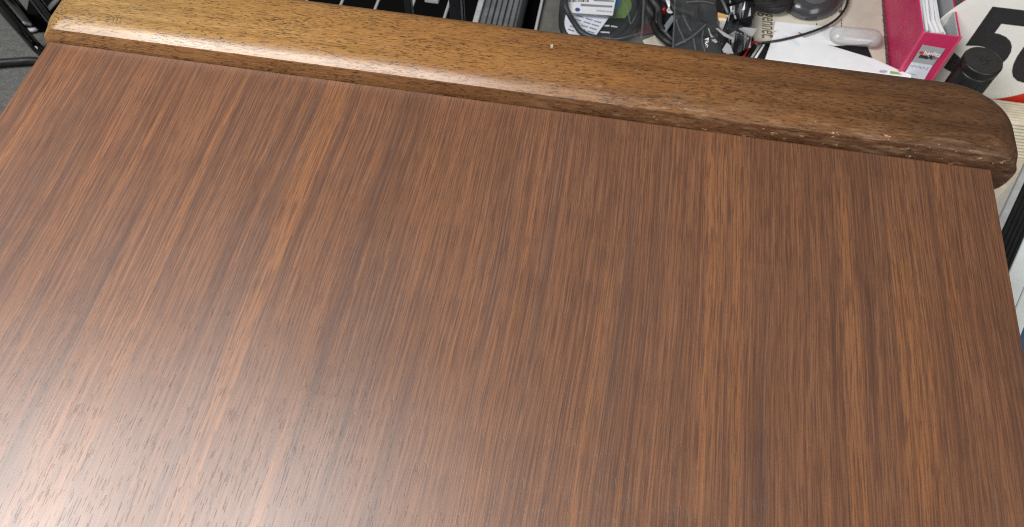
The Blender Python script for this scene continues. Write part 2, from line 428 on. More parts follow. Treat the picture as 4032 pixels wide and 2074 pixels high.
bm = bmesh.new(); box(bm, (-.014, -.010, 0), (.014, .010, .018), Matrix.Translation(P(160, 70, .0)) @ Matrix.Rotation(.6, 4, 'Z'), .003); link('clip', bm, M['palegrey'], b)
bm = bmesh.new(); lathe(bm, P(228, 6, .09), [(.004, 0), (.012, .004), (.013, .014), (.008, .022), (.003, .024)], 20); link('knob', bm, M['blackmetal'], b, smooth=True)
k = mk_tube('power_cable', [P(-160, 262, .02), P(0, 247, .02), P(70, 242, .02), P(140, 240, .02), P(300, 262, .02)], .0085, M['rubber'])
tag(k, 'thick black cable running across the carpet under the left table edge', 'cable')
bm = bmesh.new(); box(bm, (-.03, -.02, 0), (.2, .10, .06), Matrix.Translation(P(205, 105, 0)) @ Matrix.Rotation(.35, 4, 'Z'), .004)
tag(link('black_shoebox', bm, M['void']), 'black low box on the carpet behind the left end of the rail', 'box')  # black box stands in for the dark gap behind the rail

# ------------------------------------------------------------------ chrome rack over a black crate
rack = empty('wire_rack', (.1, .7, 0), 'chrome wire rack with black uprights standing behind the middle of the rail', 'rack')
ZR = .30
for k in range(-6, 5):
    x = .0055+.0695*k
    p = [Vector((x, .36, ZR-.03)), Vector((x, .365, ZR)), Vector((x+.002, .62, ZR)), Vector((x+.006, .98, ZR))]
    mk_tube('rod', p, .0029, M['chrome'], rack, n=6)
for y in (.66, .97): mk_tube('crossbar', [Vector((-.45, y, ZR-.0078)), Vector((.0, y, ZR-.0078)), Vector((.30, y, ZR-.0078))], .004, M['chrome'], rack, n=2)
mk_tube('crossbar', [Vector((-.45, .63, .17)), Vector((.0, .625, .17)), Vector((.345, .61, .17))], .0035, M['greyplastic'], rack, n=2)
bm = bmesh.new(); box(bm, (-.012, -.006, -.005), (.016, .006, .007), Matrix.Translation(P(1697, -1, ZR)), .002); link('corner_clip', bm, M['palegrey'], rack)
def post(px, py, y0, wx, wy, top):
    c = at(px, py, y=y0); bm = bmesh.new(); box(bm, (c.x-wx/2, y0-wy/2, 0), (c.x+wx/2, y0+wy/2, top), bev=.0012); return link('post', bm, M['blackmetal'], rack)
post(1612, 40, .33, .0105, .0105, .75); post(1797, 50, .33, .017, .014, .75); post(1822, 50, .345, .006, .006, .75)
for x in (-.44, .30):
    bm = bmesh.new(); box(bm, (x-.006, .96, 0), (x+.006, .972, ZR-.012), bev=.001); link('foot_post', bm, M['blackmetal'], rack)
crate = empty('black_crate', (.0, .75, 0), 'deep black plastic crate on the floor under the chrome rods', 'crate')  # added so the void under the rods renders black
bm = bmesh.new(); box(bm, (-.52, .40, .001), (.365, 1.3, .02)); link('crate_bottom', bm, M['void'], crate)
for lo, hi in (((-.52, .40, .02), (.365, .41, .14)), ((-.52, 1.29, .02), (.365, 1.3, .14)), ((-.52, .41, .02), (-.51, 1.29, .14)), ((.355, .41, .02), (.365, 1.29, .14))):
    bm = bmesh.new(); box(bm, lo, hi); link('crate_wall', bm, M['void'], crate)

# grey case with a ribbed lid
gc = empty('grey_case', (.42, .7, 0), 'grey plastic case with a ridged lid and pale rim beside the black uprights', 'case')
GZ = .24
xa, xb = P(1893, 50, GZ).x, P(2040, 60, GZ).x
bm = bmesh.new(); box(bm, (xa, .42, 0), (xb, 1.05, GZ-.008), bev=.003); link('case_body', bm, M['greyplastic'], gc)
bm = bmesh.new(); box(bm, (xa-.012, .42, GZ-.03), (xa, 1.05, GZ), bev=.002); link('rim', bm, M['palegrey'], gc)
nr = 6
for k in range(nr):
    x = xa+.006+(xb-xa-.008)*k/nr; bm = bmesh.new(); box(bm, (x, .43, GZ-.008), (x+(xb-xa)/nr*.62, 1.04, GZ-.003+.002*(k % 2)), bev=.0012); link('ridge', bm, M['greyplastic'], gc)
bm = bmesh.new(); box(bm, (xb+.001, .45, 0), (xb+.045, 1.1, .15), bev=.003)
tag(link('black_case', bm, M['void']), 'narrow black case standing in the gap beside the ridged grey case', 'case')  # black block stands in for the dark gap between case and tray

# ------------------------------------------------------------------ grey tray with labels, cable coil and bags
TZ = .185
tray = empty('plastic_tray', (.75, .8, 0), 'beige grey plastic tray full of cables and labels behind the rail', 'tray')
tx0, tx1 = P(2128, 70, TZ).x, P(2925, 150, TZ).x
bm = bmesh.new(); box(bm, (tx0, .50, 0), (tx1, 1.25, TZ), bev=.003); link('tray_body', bm, M['traygrey'], tray)
bm = bmesh.new(); box(bm, (tx0-.006, .50, .0), (tx0-.0005, 1.25, TZ+.012), bev=.001); link('tray_rim', bm, M['palegrey'], tray)
T = lambda x, y, dz: at(x, y, z=TZ+dz)
def leaf(name, px, dz, th, mat, parent=None): return mk_slab(name, [T(x, y, dz) for x, y in px], th, mat, parent)
# first card
c1 = empty('shipping_label', T(2330, 30, .03), 'white printed label card with a barcode and blue oval, upright in the tray', 'label')
D = .034
leaf('card', [(2250, -40), (2430, -28), (2412, 62), (2226, 49)], D, .0008, M['paper'], c1)
def on(px, py, d=D+.0006): return T(px, py, d)
bx = 2240
while bx < 2318:
    wd = random.choice((2, 3, 5)); leaf('barcode_bar', [(bx+3, -20), (bx+3+wd, -20), (bx+wd, 9), (bx, 9)], D+.0005, .0003, M['ink'], c1); bx += wd+random.choice((2, 3, 4))
leaf('print_line', [(2288, 16), (2412, 24), (2410, 31), (2286, 25)], D+.0005, .0003, M['greyink'], c1)
leaf('print_line', [(2338, -2), (2418, 3), (2417, 9), (2337, 5)], D+.0005, .0003, M['greyink'], c1)
leaf('print_line', [(2350, 40), (2410, 46), (2409, 51), (2349, 45)], D+.0005, .0003, M['paleink'], c1)
leaf('blue_oval', [(2274+10*math.cos(a), 39+7.5*math.sin(a)) for a in (2*math.pi*k/20 for k in range(20))], D+.0005, .0003, M['blueink'], c1)
c2 = empty('instruction_card', T(2310, 110, .02), 'tilted white card with five printed lines below the barcode label', 'card')
leaf('card', [(2232, 40), (2400, 66), (2343, 146), (2222, 132), (2220, 95)], .016, .0008, M['paper2'], c2)
for k in range(5):
    x0, y0 = 2272-k*9, 60+k*13.5
    for a, b in ((0, 26), (36, 62), (68, 96)):
        leaf('print_line', [(x0+a, y0+a*.30), (x0+b, y0+b*.30), (x0+b-2, y0+b*.30+4.2), (x0+a-2, y0+a*.30+4.2)], .0166, .0003, M['greyink'], c2)
c3 = empty('colour_card', T(2450, 40, .01), 'green and blue printed card lying behind the barcode label', 'card')
leaf('green_print', [(2400, -40), (2478, -30), (2490, 30), (2462, 72), (2400, 72)], .010, .0012, M['green'], c3)
leaf('blue_print', [(2405, -40), (2436, -40), (2444, 10), (2424, 42), (2372, 68), (2372, 60)], .012, .0008, M['blue'], c3)
d = empty('black_adapter', T(2400, 110, 0), 'flat black adapter with two pale stripes inside the cable coil', 'adapter')
leaf('adapter_body', [(2372, 74), (2480, 76), (2465, 120), (2420, 150), (2345, 146)], .008, .007, M['bottle'], d)
for q in ([(2376, 99), (2400, 100), (2400, 105), (2375, 105)], [(2406, 101), (2432, 106), (2431, 109), (2406, 106)], [(2363, 124), (2401, 127), (2400, 132), (2362, 129)]): leaf('pale_stripe', q, .0086, .0005, M['paper2'], d)
k = mk_tube('coiled_cable', [T(2225, -40, .05), T(2226, 20, .045), T(2240, 56, .036), T(2262, 92, .034), T(2290, 128, .03), T(2340, 149, .028), T(2400, 147, .026), T(2445, 122, .026), T(2482, 70, .03), T(2500, 20, .034), T(2496, -40, .036),
  T(2440, -90, .03), T(2300, -90, .026), T(2228, -30, .022), T(2212, 50, .018), T(2212, 105, .016), T(2234, 145, .014), T(2300, 175, .012), T(2400, 165, .02), T(2470, 128, .024), T(2512, 78, .024), T(2518, 10, .024), T(2490, -60, .022)], .0062, M['rubber'], n=10)
tag(k, 'coil of thick black cable looped around the printed labels', 'cable')

tag(leaf('maroon_card', [(2505, 98), (2590, 92), (2600, 126), (2515, 140)], .004, .002, plain('maroon_print', (.10, .035, .04), .5)), 'dull maroon card on the tray right of the cable coil', 'card')
tag(leaf('cream_sheet', [(2530, 160), (2600, 132), (2700, 205), (2560, 215)], .004, .001, M['cream']), 'cream paper sheet at the foot of the dark grey bag', 'paper')
for j, pts in enumerate(([(2530, -40, .04), (2542, 10, .05), (2560, 50, .045), (2572, 96, .02)], [(2552, -40, .05), (2568, 0, .06), (2592, 40, .05), (2588, 90, .03), (2602, 130, .02)], [(2600, -40, .06), (2612, -6, .065), (2640, 16, .06), (2660, 50, .05)])):
    tag(mk_tube('black_lead', [T(x, y, z) for x, y, z in pts], .0085, M['rubber']), ('black lead hanging just right of the cable coil', 'black lead beside the steel strip, under the white twist tie', 'black lead passing behind the white twist tie')[j], 'cable')
def sheet(name, outline_px, z0, amp, freq, mat, nx=34, ny=26, seed=0, parent=None, smooth=True):
    """crumpled film over four corner pixels (near-left, near-right, far-right, far-left)"""
    a, b, c_, d_ = outline_px; bm = bmesh.new(); g = []
    for j in range(ny+1):
        row = []
        for i in range(nx+1):
            u, v = i/nx, j/ny
            px = (a[0]*(1-u)+b[0]*u)*(1-v)+(d_[0]*(1-u)+c_[0]*u)*v; py = (a[1]*(1-u)+b[1]*u)*(1-v)+(d_[1]*(1-u)+c_[1]*u)*v
            p = T(px, py, z0)
            q = p*freq+Vector((seed, seed*1.7, 0))
            ridge = 1-abs(noise.noise(q))*2.2
            edge = min(1, 5*min(u, 1-u, v, 1-v)+.25)
            p.z += amp*(ridge*.6+.5*noise.noise(q*2.3))*edge+amp*edge
            p.x += .12*amp*noise.noise(q*1.7+Vector((9, 0, 0))); p.y += .12*amp*noise.noise(q*1.9+Vector((0, 9, 0)))
            row.append(bm.verts.new(p))
        g.append(row)
    for j in range(ny):
        for i in range(nx): bm.faces.new((g[j][i], g[j][i+1], g[j+1][i+1], g[j+1][i]))
    if not smooth: bmesh.ops.triangulate(bm, faces=bm.faces)
    o = link(name, bm, mat, parent, smooth=smooth)
    s = o.modifiers.new('thickness', 'SOLIDIFY'); s.thickness = .0004
    return o
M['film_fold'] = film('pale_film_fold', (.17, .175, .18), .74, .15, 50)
cb = tag(sheet('clear_bag', [(2225, 185), (2580, 215), (2545, -40), (2190, -60)], .055, .012, 14, M['film_clear'], seed=3), 'clear plastic bag over the coiled cable and labels', 'bag')
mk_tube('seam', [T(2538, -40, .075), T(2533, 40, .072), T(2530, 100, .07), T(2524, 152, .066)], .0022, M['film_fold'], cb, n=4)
for pts in ([(2370, 148, .07), (2430, 154, .072), (2490, 140, .072), (2530, 128, .07)], [(2440, -20, .078), (2470, 40, .078), (2482, 96, .076)]): mk_tube('fold', [T(*q) for q in pts], .0013, M['film_fold'], cb, n=4)  # pale tubes draw highlights along the clear bag's creases
gb = tag(sheet('grey_bag', [(2645, 215), (2850, 235), (2828, -40), (2655, -45)], .055, .014, 22, M['film_dark'], 15, 13, seed=11, smooth=False), 'dark grey see-through plastic bag standing in the middle of the clutter', 'bag')
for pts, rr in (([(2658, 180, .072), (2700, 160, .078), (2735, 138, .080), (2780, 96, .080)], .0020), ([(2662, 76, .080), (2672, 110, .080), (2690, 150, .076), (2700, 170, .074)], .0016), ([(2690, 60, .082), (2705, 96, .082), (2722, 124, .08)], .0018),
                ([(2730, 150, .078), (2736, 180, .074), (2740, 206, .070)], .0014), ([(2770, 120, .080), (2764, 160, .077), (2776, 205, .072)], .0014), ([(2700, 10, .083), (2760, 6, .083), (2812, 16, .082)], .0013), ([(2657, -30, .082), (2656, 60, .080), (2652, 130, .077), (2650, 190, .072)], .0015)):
    mk_tube('fold', [T(*q) for q in pts], rr, M['film_fold'], gb, n=4)  # crease highlights of the grey bag, put in as pale tubes
tag(sheet('black_bag', [(2800, 235), (2948, 205), (2985, -40), (2825, -60)], .022, .030, 20, plain('black_bin_film', (.006, .0065, .009), .22, .3, 60, .0), 18, 16, seed=23, smooth=False), 'shiny crumpled black plastic bag left of the cream box', 'bag')
# what lies in and around the bags
e = empty('power_brick', T(2730, 110, 0), 'black power brick under the dark grey plastic bag', 'adapter')
leaf('brick_body', [(2610, 60), (2850, 40), (2860, 235), (2660, 215)], .040, .036, M['bottle'], e)
leaf('yellow_label', [(2722, 22), (2745, 14), (2790, 20), (2782, 34), (2730, 34)], .0410, .0006, plain('dull_yellow_label', (.30, .30, .16), .5), e)
s = mk_slab('steel_strip', [T(2644, 62, .052), T(2664, 64, .058), T(2622, 126, .05), T(2602, 120, .045)], .002, M['steel']); tag(s, 'short flat steel strip sticking out beside the dark grey bag', 'strip')
s = mk_tube('shiny_rod', [T(2650, 30, .09), T(2690, 43, .088), T(2735, 60, .084)], .0045, M['film_clear'], n=3); tag(s, 'thin clear plastic rod lying across the dark grey bag', 'rod')
tw = empty('twist_tie', T(2635, 25, .06), 'white twist tie knotted around a bundle of wires', 'tie')
for dx in (0, 5, 11): mk_tube('strand', [T(2624+dx, 3, .07), T(2632+dx*.3, 22, .075), T(2634, 32, .07), T(2628+dx, 44, .06), T(2636+dx, 52, .055)], .0018, M['paper'], tw, n=5)
for pts, rr, m, lab in (
 ([(2560, 0, .03), (2580, 20, .05), (2606, 0, .05), (2640, -30, .05)], .004, 'redrib', 'dark red wire looping beside the white twist tie'),
 ([(2575, -30, .03), (2570, 60, .03), (2585, 125, .03), (2620, 160, .035), (2660, 185, .03)], .007, 'rubber', 'black cable curling down along the bottom left of the dark grey bag'),
 ([(2590, -30, .05), (2598, 50, .05), (2600, 100, .045), (2640, 150, .04), (2690, 200, .02)], .006, 'rubber', 'black cable passing under the short steel strip'),
 ([(2612, 34, .055), (2616, 42, .05), (2613, 54, .04)], .0045, 'redrib', 'short red wire end under the white twist tie')):
    tag(mk_tube('wire', [T(x, y, z) for x, y, z in pts], rr, M[m]), lab, 'wire')
cn = empty('cable_connector', T(2842, 70, .05), 'orange and cream plug connector between the grey and black bags', 'plug')
leaf('orange_shell', [(2826, 50), (2858, 58), (2862, 68), (2828, 64)], .075, .012, M['orange'], cn)
leaf('cream_shell', [(2828, 68), (2862, 74), (2858, 84), (2830, 80)], .070, .012, M['cream'], cn)
leaf('plug_end', [(2828, 92), (2855, 94), (2848, 110), (2826, 108)], .068, .012, M['palegrey'], cn)
mk_tube('plug_cord', [T(2836, -10, .075), T(2852, 20, .08), T(2866, 54, .074)], .003, M['greyplastic'], cn, n=5)
for q, dz, lab in (([(2788, 112), (2792, 112), (2797, 132), (2826, 166), (2818, 171), (2803, 160)], .078, 'white curved paper scrap showing through the dark grey bag'),
                   ([(2818, 112), (2826, 112), (2892, 154), (2880, 156), (2850, 142)], .080, 'long thin white paper scrap on the black bag'),
                   ([(2862, 168), (2876, 180), (2888, 212), (2850, 208), (2844, 196)], .075, 'rounded white paper scrap at the foot of the black bag'),
                   ([(2908, 114), (2928, 108), (2982, 114), (2962, 146), (2945, 138)], .074, 'white torn plastic tip in front of the cream box'),
                   ([(2878, 42), (2888, 40), (2890, 47), (2878, 50)], .082, 'tiny white paper fleck high on the black bag'),
                   ([(2890, 60), (2896, 62), (2900, 75), (2893, 74)], .082, 'small white paper fleck on the middle of the black bag')):
    tag(mk_slab('paper_scrap', [T(x, y, dz) for x, y in q], .0008, M['palegrey']), lab, 'scrap', 'white scraps among the bags')
sw = mk_tube('clear_tube', [T(2856, 104, .082), T(2905, 128, .080), T(2950, 156, .078)], [.012]*9+[.011]*4+[.009]*4, M['film_clear'], n=8); tag(sw, 'clear plastic tube lying on the black bag and pointing at the red strap', 'tube')

# ------------------------------------------------------------------ cream box with the upright word, and what lies on it
BZ = .185
B = lambda x, y, dz=0: at(x, y, z=BZ+dz)
bxo = empty('cream_box', B(3220, 120), 'worn cream cardboard box with frayed right edge and the word gennet.', 'box')
quad = [B(2985, 262), B(3498, 300), B(3472, -70), B(2930, -40)]
quad[0].x = max(quad[0].x, tx1+.004); quad[3].x = max(quad[3].x, tx1+.004)
mk_slab('lid', quad, .03, M['cream'], bxo)
ins = [p.copy() for p in quad]
cc = sum(ins, Vector())/4
mk_slab('box_body', [Vector((cc.x+(p.x-cc.x)*.985, cc.y+(p.y-cc.y)*.985, BZ-.0305)) for p in ins], BZ-.0305, M['cream'], bxo)
# frayed edge: ragged strip proud of the lid's right side
bm = bmesh.new(); a, b_ = quad[1], quad[2]; N = 60; top = []; 
for k in range(N+1):
    p = a.lerp(b_, k/N); n1 = noise.noise(Vector((k*.55, 1, 0))); n2 = noise.noise(Vector((k*1.3, 5, 0)))
    top.append([bm.verts.new(p+Vector((-.0035-.004*max(0, n1), 0, .0011))), bm.verts.new(p+Vector((.003+.003*n2, 0, .0005))), bm.verts.new(p+Vector((.004+.002*n1, 0, -.03)))])
for r0, r1 in zip(top, top[1:]):
    for i in range(2): bm.faces.new((r0[i], r0[i+1], r1[i+1], r1[i]))
link('frayed_edge', bm, M['creamworn'], bxo)
o0 = B(3003, 52, .0006); o1 = B(3000, 152, .0006)
text('lettering', 'gennet.', (o1-o0).length/2.95, o0, o1-o0, B(3048, 60)-B(3000, 60), M['brownink'], bxo, tall=1.8)
for q in ([(3170, 73), (3217, 66), (3217, 76), (3172, 80)],): leaf('print_bar', q, BZ-TZ+.0006, .0004, M['ink'], bxo)
leaf('print_bar', [(3214, 92), (3217, 92), (3218, 103), (3215, 103)], BZ-TZ+.0006, .0004, M['ink'], bxo)
for y0, y1 in ((12, 24), (24, 30), (32, 38), (78, 84), (88, 96), (98, 106)): leaf('print_bar', [(3311, y0), (3315, y0), (3316, y1), (3312, y1)], BZ-TZ+.0006, .0004, M['brownink'], bxo)
leaf('print_spot', [(3312+10*math.cos(a), 47+7*math.sin(a)) for a in (2*math.pi*k/16 for k in range(16))], BZ-TZ+.0006, .0004, M['brownink'], bxo)
# second sheet and envelope
pp = empty('folded_letter', B(3180, 130), 'white folded letter with a small red stamp under the thin cable', 'letter')
mk_slab('page', [B(3053, 86, .004), B(3240, 104, .004), B(3330, 112, .005), B(3282, 179, .005), B(3120, 150, .004), B(3046, 120, .004)], .0012, M['paper'], pp)
for q in ([(3141, 128), (3150, 127), (3153, 134), (3145, 135)], [(3148, 132), (3157, 131), (3158, 137), (3150, 138)]): mk_slab('red_stamp', [B(x, y, .0045) for x, y in q], .0003, plain('pale_red_ink', (.55, .22, .18), .6), pp)
mk_slab('fold_flap', [B(3120, 150, .0065), B(3240, 158, .0065), B(3440, 156, .0068), B(3420, 174, .0068), B(3285, 181, .0065)], .0008, M['paper'], pp)
tag(mk_slab('black_sheet', [B(3285, 178, .0045), B(3412, 176, .0045), B(3437, 236, .0045), B(3330, 215, .0045)], .003, M['bottle']), 'black card wedged under the envelope flap on the cream box', 'card')
env = empty('white_envelope', B(3250, 220), 'large white envelope with an address label leaning toward the pink binder', 'envelope')
E = lambda x, y: at(x, y, z=BZ+.009+.024*max(0, (x-3150)/435))
mk_slab('envelope_sheet', [E(3008, 246), E(3050, 128), E(3072, 121), E(3140, 143), E(3300, 190), E(3440, 232), E(3520, 268), E(3588, 297), E(3586, 322), E(3300, 300)], .0014, M['paper'], env)
def E2(x, y): p = E(x, y); p.z += .0006; return p
mk_slab('address_label', [E2(3058, 146), E2(3078, 138), E2(3232, 186), E2(3220, 236), E2(3050, 190)], .0004, M['paper2'], env)
def dashes(x0, y0, x1, y1, h, m, par, f):
    x = x0; L = x1-x0
    while x < x1:
        wd = random.uniform(3, 5.5); g0 = (x-x0)/L; g1 = min(1, (x+wd-x0)/L)
        ya, yb = y0+(y1-y0)*g0, y0+(y1-y0)*g1; hh = h*random.uniform(.7, 1.1)
        mk_slab('address_stroke', [f(x, ya), f(min(x+wd, x1), yb), f(min(x+wd, x1)-1, yb+hh), f(x-1, ya+hh)], .0003, m, par); x += wd+random.choice((1.2, 1.6, 3.2))
def E3(x, y): p = E(x, y); p.z += .001; return p
dashes(3094, 153, 3218, 194, 5, M['greyink'], env, E3); dashes(3097, 163, 3200, 199, 5, M['greyink'], env, E3)
o0, o1 = E3(3102, 181), E3(3190, 207)
text('address_line', '33739 Bielefeld', (o1-o0).length/6.4, o0, o1-o0, E3(3120, 165)-E3(3112, 185), M['greyink'], env)
mk_slab('postmark', [E2(3478+16*math.cos(a), 283+6*math.sin(a)) for a in (2*math.pi*k/16 for k in range(16))], .0002, M['paleink'], env)
mk_slab('green_stamp', [E2(3506, 281), E2(3535, 286), E2(3552, 296), E2(3504, 292)], .0003, plain('stamp_green', (.25, .36, .12), .6), env)
# clear capsule-shaped blister
bm = bmesh.new(); a, b_ = B(3306, 140, .018), B(3434, 152, .018)
pts = [a.lerp(b_, k/16) for k in range(17)]; rr = []
tv = (b_-a).normalized(); 
full = [a-tv*.021*math.cos(x) for x in (math.pi/2*k/6 for k in range(6))] + pts + [b_+tv*.021*math.sin(x) for x in (math.pi/2*k/6 for k in range(1, 7))]
rr = [max(.0015, .0215*math.sin(math.pi/2*k/6)) for k in range(6)]+[.0215]*17+[max(.0015, .0215*math.cos(math.pi/2*k/6)) for k in range(1, 7)]
tube(bm, full, rr, 20, .75); tag(link('clear_capsule', bm, M['pill'], smooth=True), 'frosted clear plastic capsule case lying on the cream box', 'capsule')
k = mk_tube('thin_cable', [B(2985, 172, .012), B(3020, 168, .010), B(3080, 158, .013), B(3160, 138, .014), B(3235, 112, .013), B(3285, 84, .012), B(3318, 50, .012), B(3336, 12, .012), B(3340, -40, .012)], .0028, M['rubber'], n=10)
tag(k, 'thin black cable curving over the envelope and cream box', 'cable')
# smoky pouch
po = empty('smoky_pouch', B(3190, 20), 'rounded smoky plastic pouch of black cable resting on the cream box', 'pouch')
bm = bmesh.new(); rings = []
ctr = B(3190, -10, .0)
for j in range(7):
    f = j/6; ring = []
    for k in range(40):
        a = 2*math.pi*k/40; px = 3196+(136-6*math.sin(3*a))*math.cos(a)*(1-.0*f); py = -22+104*math.sin(a)
        p = B(px, py, .002); q = p.lerp(B(3196, -22, .002), 1-math.cos(f*math.pi/2)); q.z += .045*math.sin(f*math.pi/2)+.004*noise.noise(q*30)
        ring.append(bm.verts.new(q))
    rings.append(ring)
for r0, r1 in zip(rings[:-1], rings[1:-1]+[rings[-1]]):
    for k in range(40): bm.faces.new((r0[k], r0[(k+1) % 40], r1[(k+1) % 40], r1[k]))
bm.verts.ensure_lookup_table()
bmesh.ops.remove_doubles(bm, verts=bm.verts, dist=1e-5)
link('pouch_film', bm, M['film_pouch'], po, smooth=True)
mk_tube('rolled_rim', [B(3190+136*math.cos(a), -22+104*math.sin(a), .003) for a in (math.pi*(.02+.96*k/24) for k in range(25))], .0032, M['film_clear'], po, n=2)
mk_tube('coil', [B(3196+104*math.cos(a), -34+88*math.sin(a), .012) for a in (math.pi*(-.1+1.2*k/24) for k in range(25))], .005, M['rubber'], po, n=2)
mk_tube('coil', [B(3210+80*math.cos(a), -52+80*math.sin(a), .022) for a in (math.pi*(-.1+1.2*k/24) for k in range(25))], .006, M['rubber'], po, n=2)
for j, (pts) in enumerate(([(2850, -40, .06), (2900, -10, .07), (2950, 4, .05), (3030, 10, .04), (3110, 0, .03)], [(2860, -60, .08), (2930, -28, .08), (3010, -14, .06), (3090, -30, .05)], [(2880, -60, .05), (2925, 0, .05), (2985, 22, .03), (3060, 34, .02), (3100, 20, .02)])):
    tag(mk_tube('thick_cable', [B(x, y, z) for x, y, z in pts], .012, M['rubber']), ('lowest of the thick black cables bunched behind the word gennet.', 'topmost of the thick black cables bunched behind the cream box corner', 'thick black cable nearest the smoky pouch and the g of gennet.')[j], 'cable', 'thick cables behind the cream box')
# red strap and little cases at the box's near left corner
rs = empty('red_strap', at(2965, 166, z=.20), 'short red ribbed strap at the near left corner of the cream box', 'strap')
for k in range(9):
    x = 2934+7.4*k; mk_slab('rib', [at(x, 161+k*.5, z=.215), at(x+6, 161+k*.5, z=.215), at(x+6, 172-k*.2, z=.213), at(x, 172-k*.2, z=.213)], .003, M['redrib'], rs)
for k, (m, lab) in enumerate((('redrib', 'dark red thin disc case in the row under the red strap'), ('bottle', 'black thin disc case in the row under the red strap'), ('palegrey', 'pale grey thin disc case in the row under the red strap'), ('paper', 'white thin disc case next to the black box'))):
    x = 2928+k*17; mk = mk_slab('disc_case', [at(x+26, 176, z=.195), at(x+(36 if k < 3 else 33), 176, z=.195), at(x+6-16, 246, z=.195), at(x-4-16, 246, z=.195)], .03, M[m]); tag(mk, lab, 'case', 'disc cases in a row')
tag(mk_slab('black_carton', [at(3000, 172, z=.190), at(3040, 170, z=.190), at(3012, 250, z=.190), at(2968, 246, z=.190)], .06, M['bottle']), 'small black carton between the disc cases and the envelope', 'box')

# ------------------------------------------------------------------ binder
bi = empty('ring_binder', (1.23, .83, 0), 'pink lever arch binder standing upright with a labelled spine and loose papers', 'binder')
X0, X1, Y0, ZB = 1.1945, 1.2655, .688, .318
bm = bmesh.new(); box(bm, (X0+.0032, Y0, 0), (X1-.0032, Y0+.003, ZB), bev=.0008); link('spine', bm, M['pink'], bi)
for x in (X0, X1-.003):
    bm = bmesh.new(); box(bm, (x, Y0+.0005, 0), (x+.003, Y0+.285, ZB), bev=.0008); link('cover', bm, M['pink'], bi)
for x in (X0-.0006, X1-.0044):
    bm = bmesh.new(); box(bm, (x+(.0008 if x > X0 else 0), Y0-.0012, 0), (x+.0050+(.0008 if x > X0 else 0), Y0+.0035, ZB+.0008), bev=.001); link('hinge_fold', bm, M['pinkedge'], bi)
bm = bmesh.new(); box(bm, (X0+.004, Y0+.0045, ZB-.06), (X1-.004, Y0+.012, ZB-.055)); link('clip_plate', bm, M['steel'], bi)
bm = bmesh.new(); box(bm, (X1-.0058, Y0+.0045, .002), (X1-.0036, Y0+.28, ZB-.001)); link('lining', bm, M['labelgrey'], bi)
xx = X0+.0046
for k in range(6):
    bm = bmesh.new(); n = 14; th = random.uniform(.0028, .0055); vv = []
    for i in range(n+1):
        y = Y0+.02+.235*i/n; w_ = .010*math.sin(i/n*2.2+k*.45)*(i/n)+.0018*k+(.012 if i == 0 else .006 if i == 1 else 0)*(k > 1)
        for dx in (0, th):
            for z in (.03, ZB-.012+.0025*math.sin(k*2+i*.3)): vv.append(bm.verts.new((min(xx+w_*.6+dx, X1-.0062), y, z)))
    for i in range(n):
        a = vv[i*4:i*4+4]; b_ = vv[i*4+4:i*4+8]
        for p, q in ((0, 1), (1, 3), (3, 2), (2, 0)): bm.faces.new((a[p], a[q], b_[q], b_[p]))
    bm.faces.new([vv[i] for i in (0, 1, 3, 2)]); bm.faces.new([vv[-4+i] for i in (0, 1, 3, 2)])
    link('paper_bundle', bm, M['paper'], bi); xx += th+.0012
def S(px, py, d=.0022): return at(px, py, y=Y0-d)
mk_slab('spine_label', [S(3632, 178), S(3722, 194), S(3672, 260), S(3590, 246)], .0008, M['labelgrey'], bi)
mk_slab('name_label', [S(3589, 246, .0024), S(3672, 259, .0024), S(3638, 316, .0024), S(3556, 300, .0024)], .0010, M['paper2'], bi)
def capsule(x0, y0, x1, y1, r):
    a = math.atan2(y1-y0, x1-x0); out = []
    for k in range(9): t_ = a+math.pi/2+math.pi*k/8; out.append((x0+r*math.cos(t_), y0+r*.8*math.sin(t_)))
    for k in range(9): t_ = a-math.pi/2+math.pi*k/8; out.append((x1+r*math.cos(t_), y1+r*.8*math.sin(t_)))
    return out
mk_slab('logo_pill', [S(x, y, .0027) for x, y in capsule(3627, 209, 3690, 220, 7.5)], .0005, M['red'], bi)
def btext(name, s, px, py, px2, py2, h, m, bold=0):
    a, b_ = S(px, py, .0030), S(px2, py2, .0030); d = (b_-a)
    return text(name, s, h, a, d, Vector((0, 0, 1)), m, bi, bold)
btext('logo_lettering', 'herlitz', 3634, 215, 3690, 224, .0125, M['paper'], .0004)
btext('print_lettering', 'maX', 3617, 227, 3650, 232, .0135, M['ink'], .0006)
btext('print_lettering', '.file', 3655, 231, 3690, 236, .012, M['greyink'])
hw = [S(3586+5*k+2*math.sin(k*2.1), 259+.8*5*k*.18+3.4*math.sin(k*1.7)*(1 if k % 4 else 1.8), .0030) for k in range(15)]
mk_tube('handwriting', hw, .0006, M['paleink'], bi, n=5, seg=5)
mk_tube('handwriting', [S(3588+2*k, 292+.4*k+1.5*math.sin(k*2), .0030) for k in range(12)], .0004, M['paleink'], bi, n=4, seg=5)

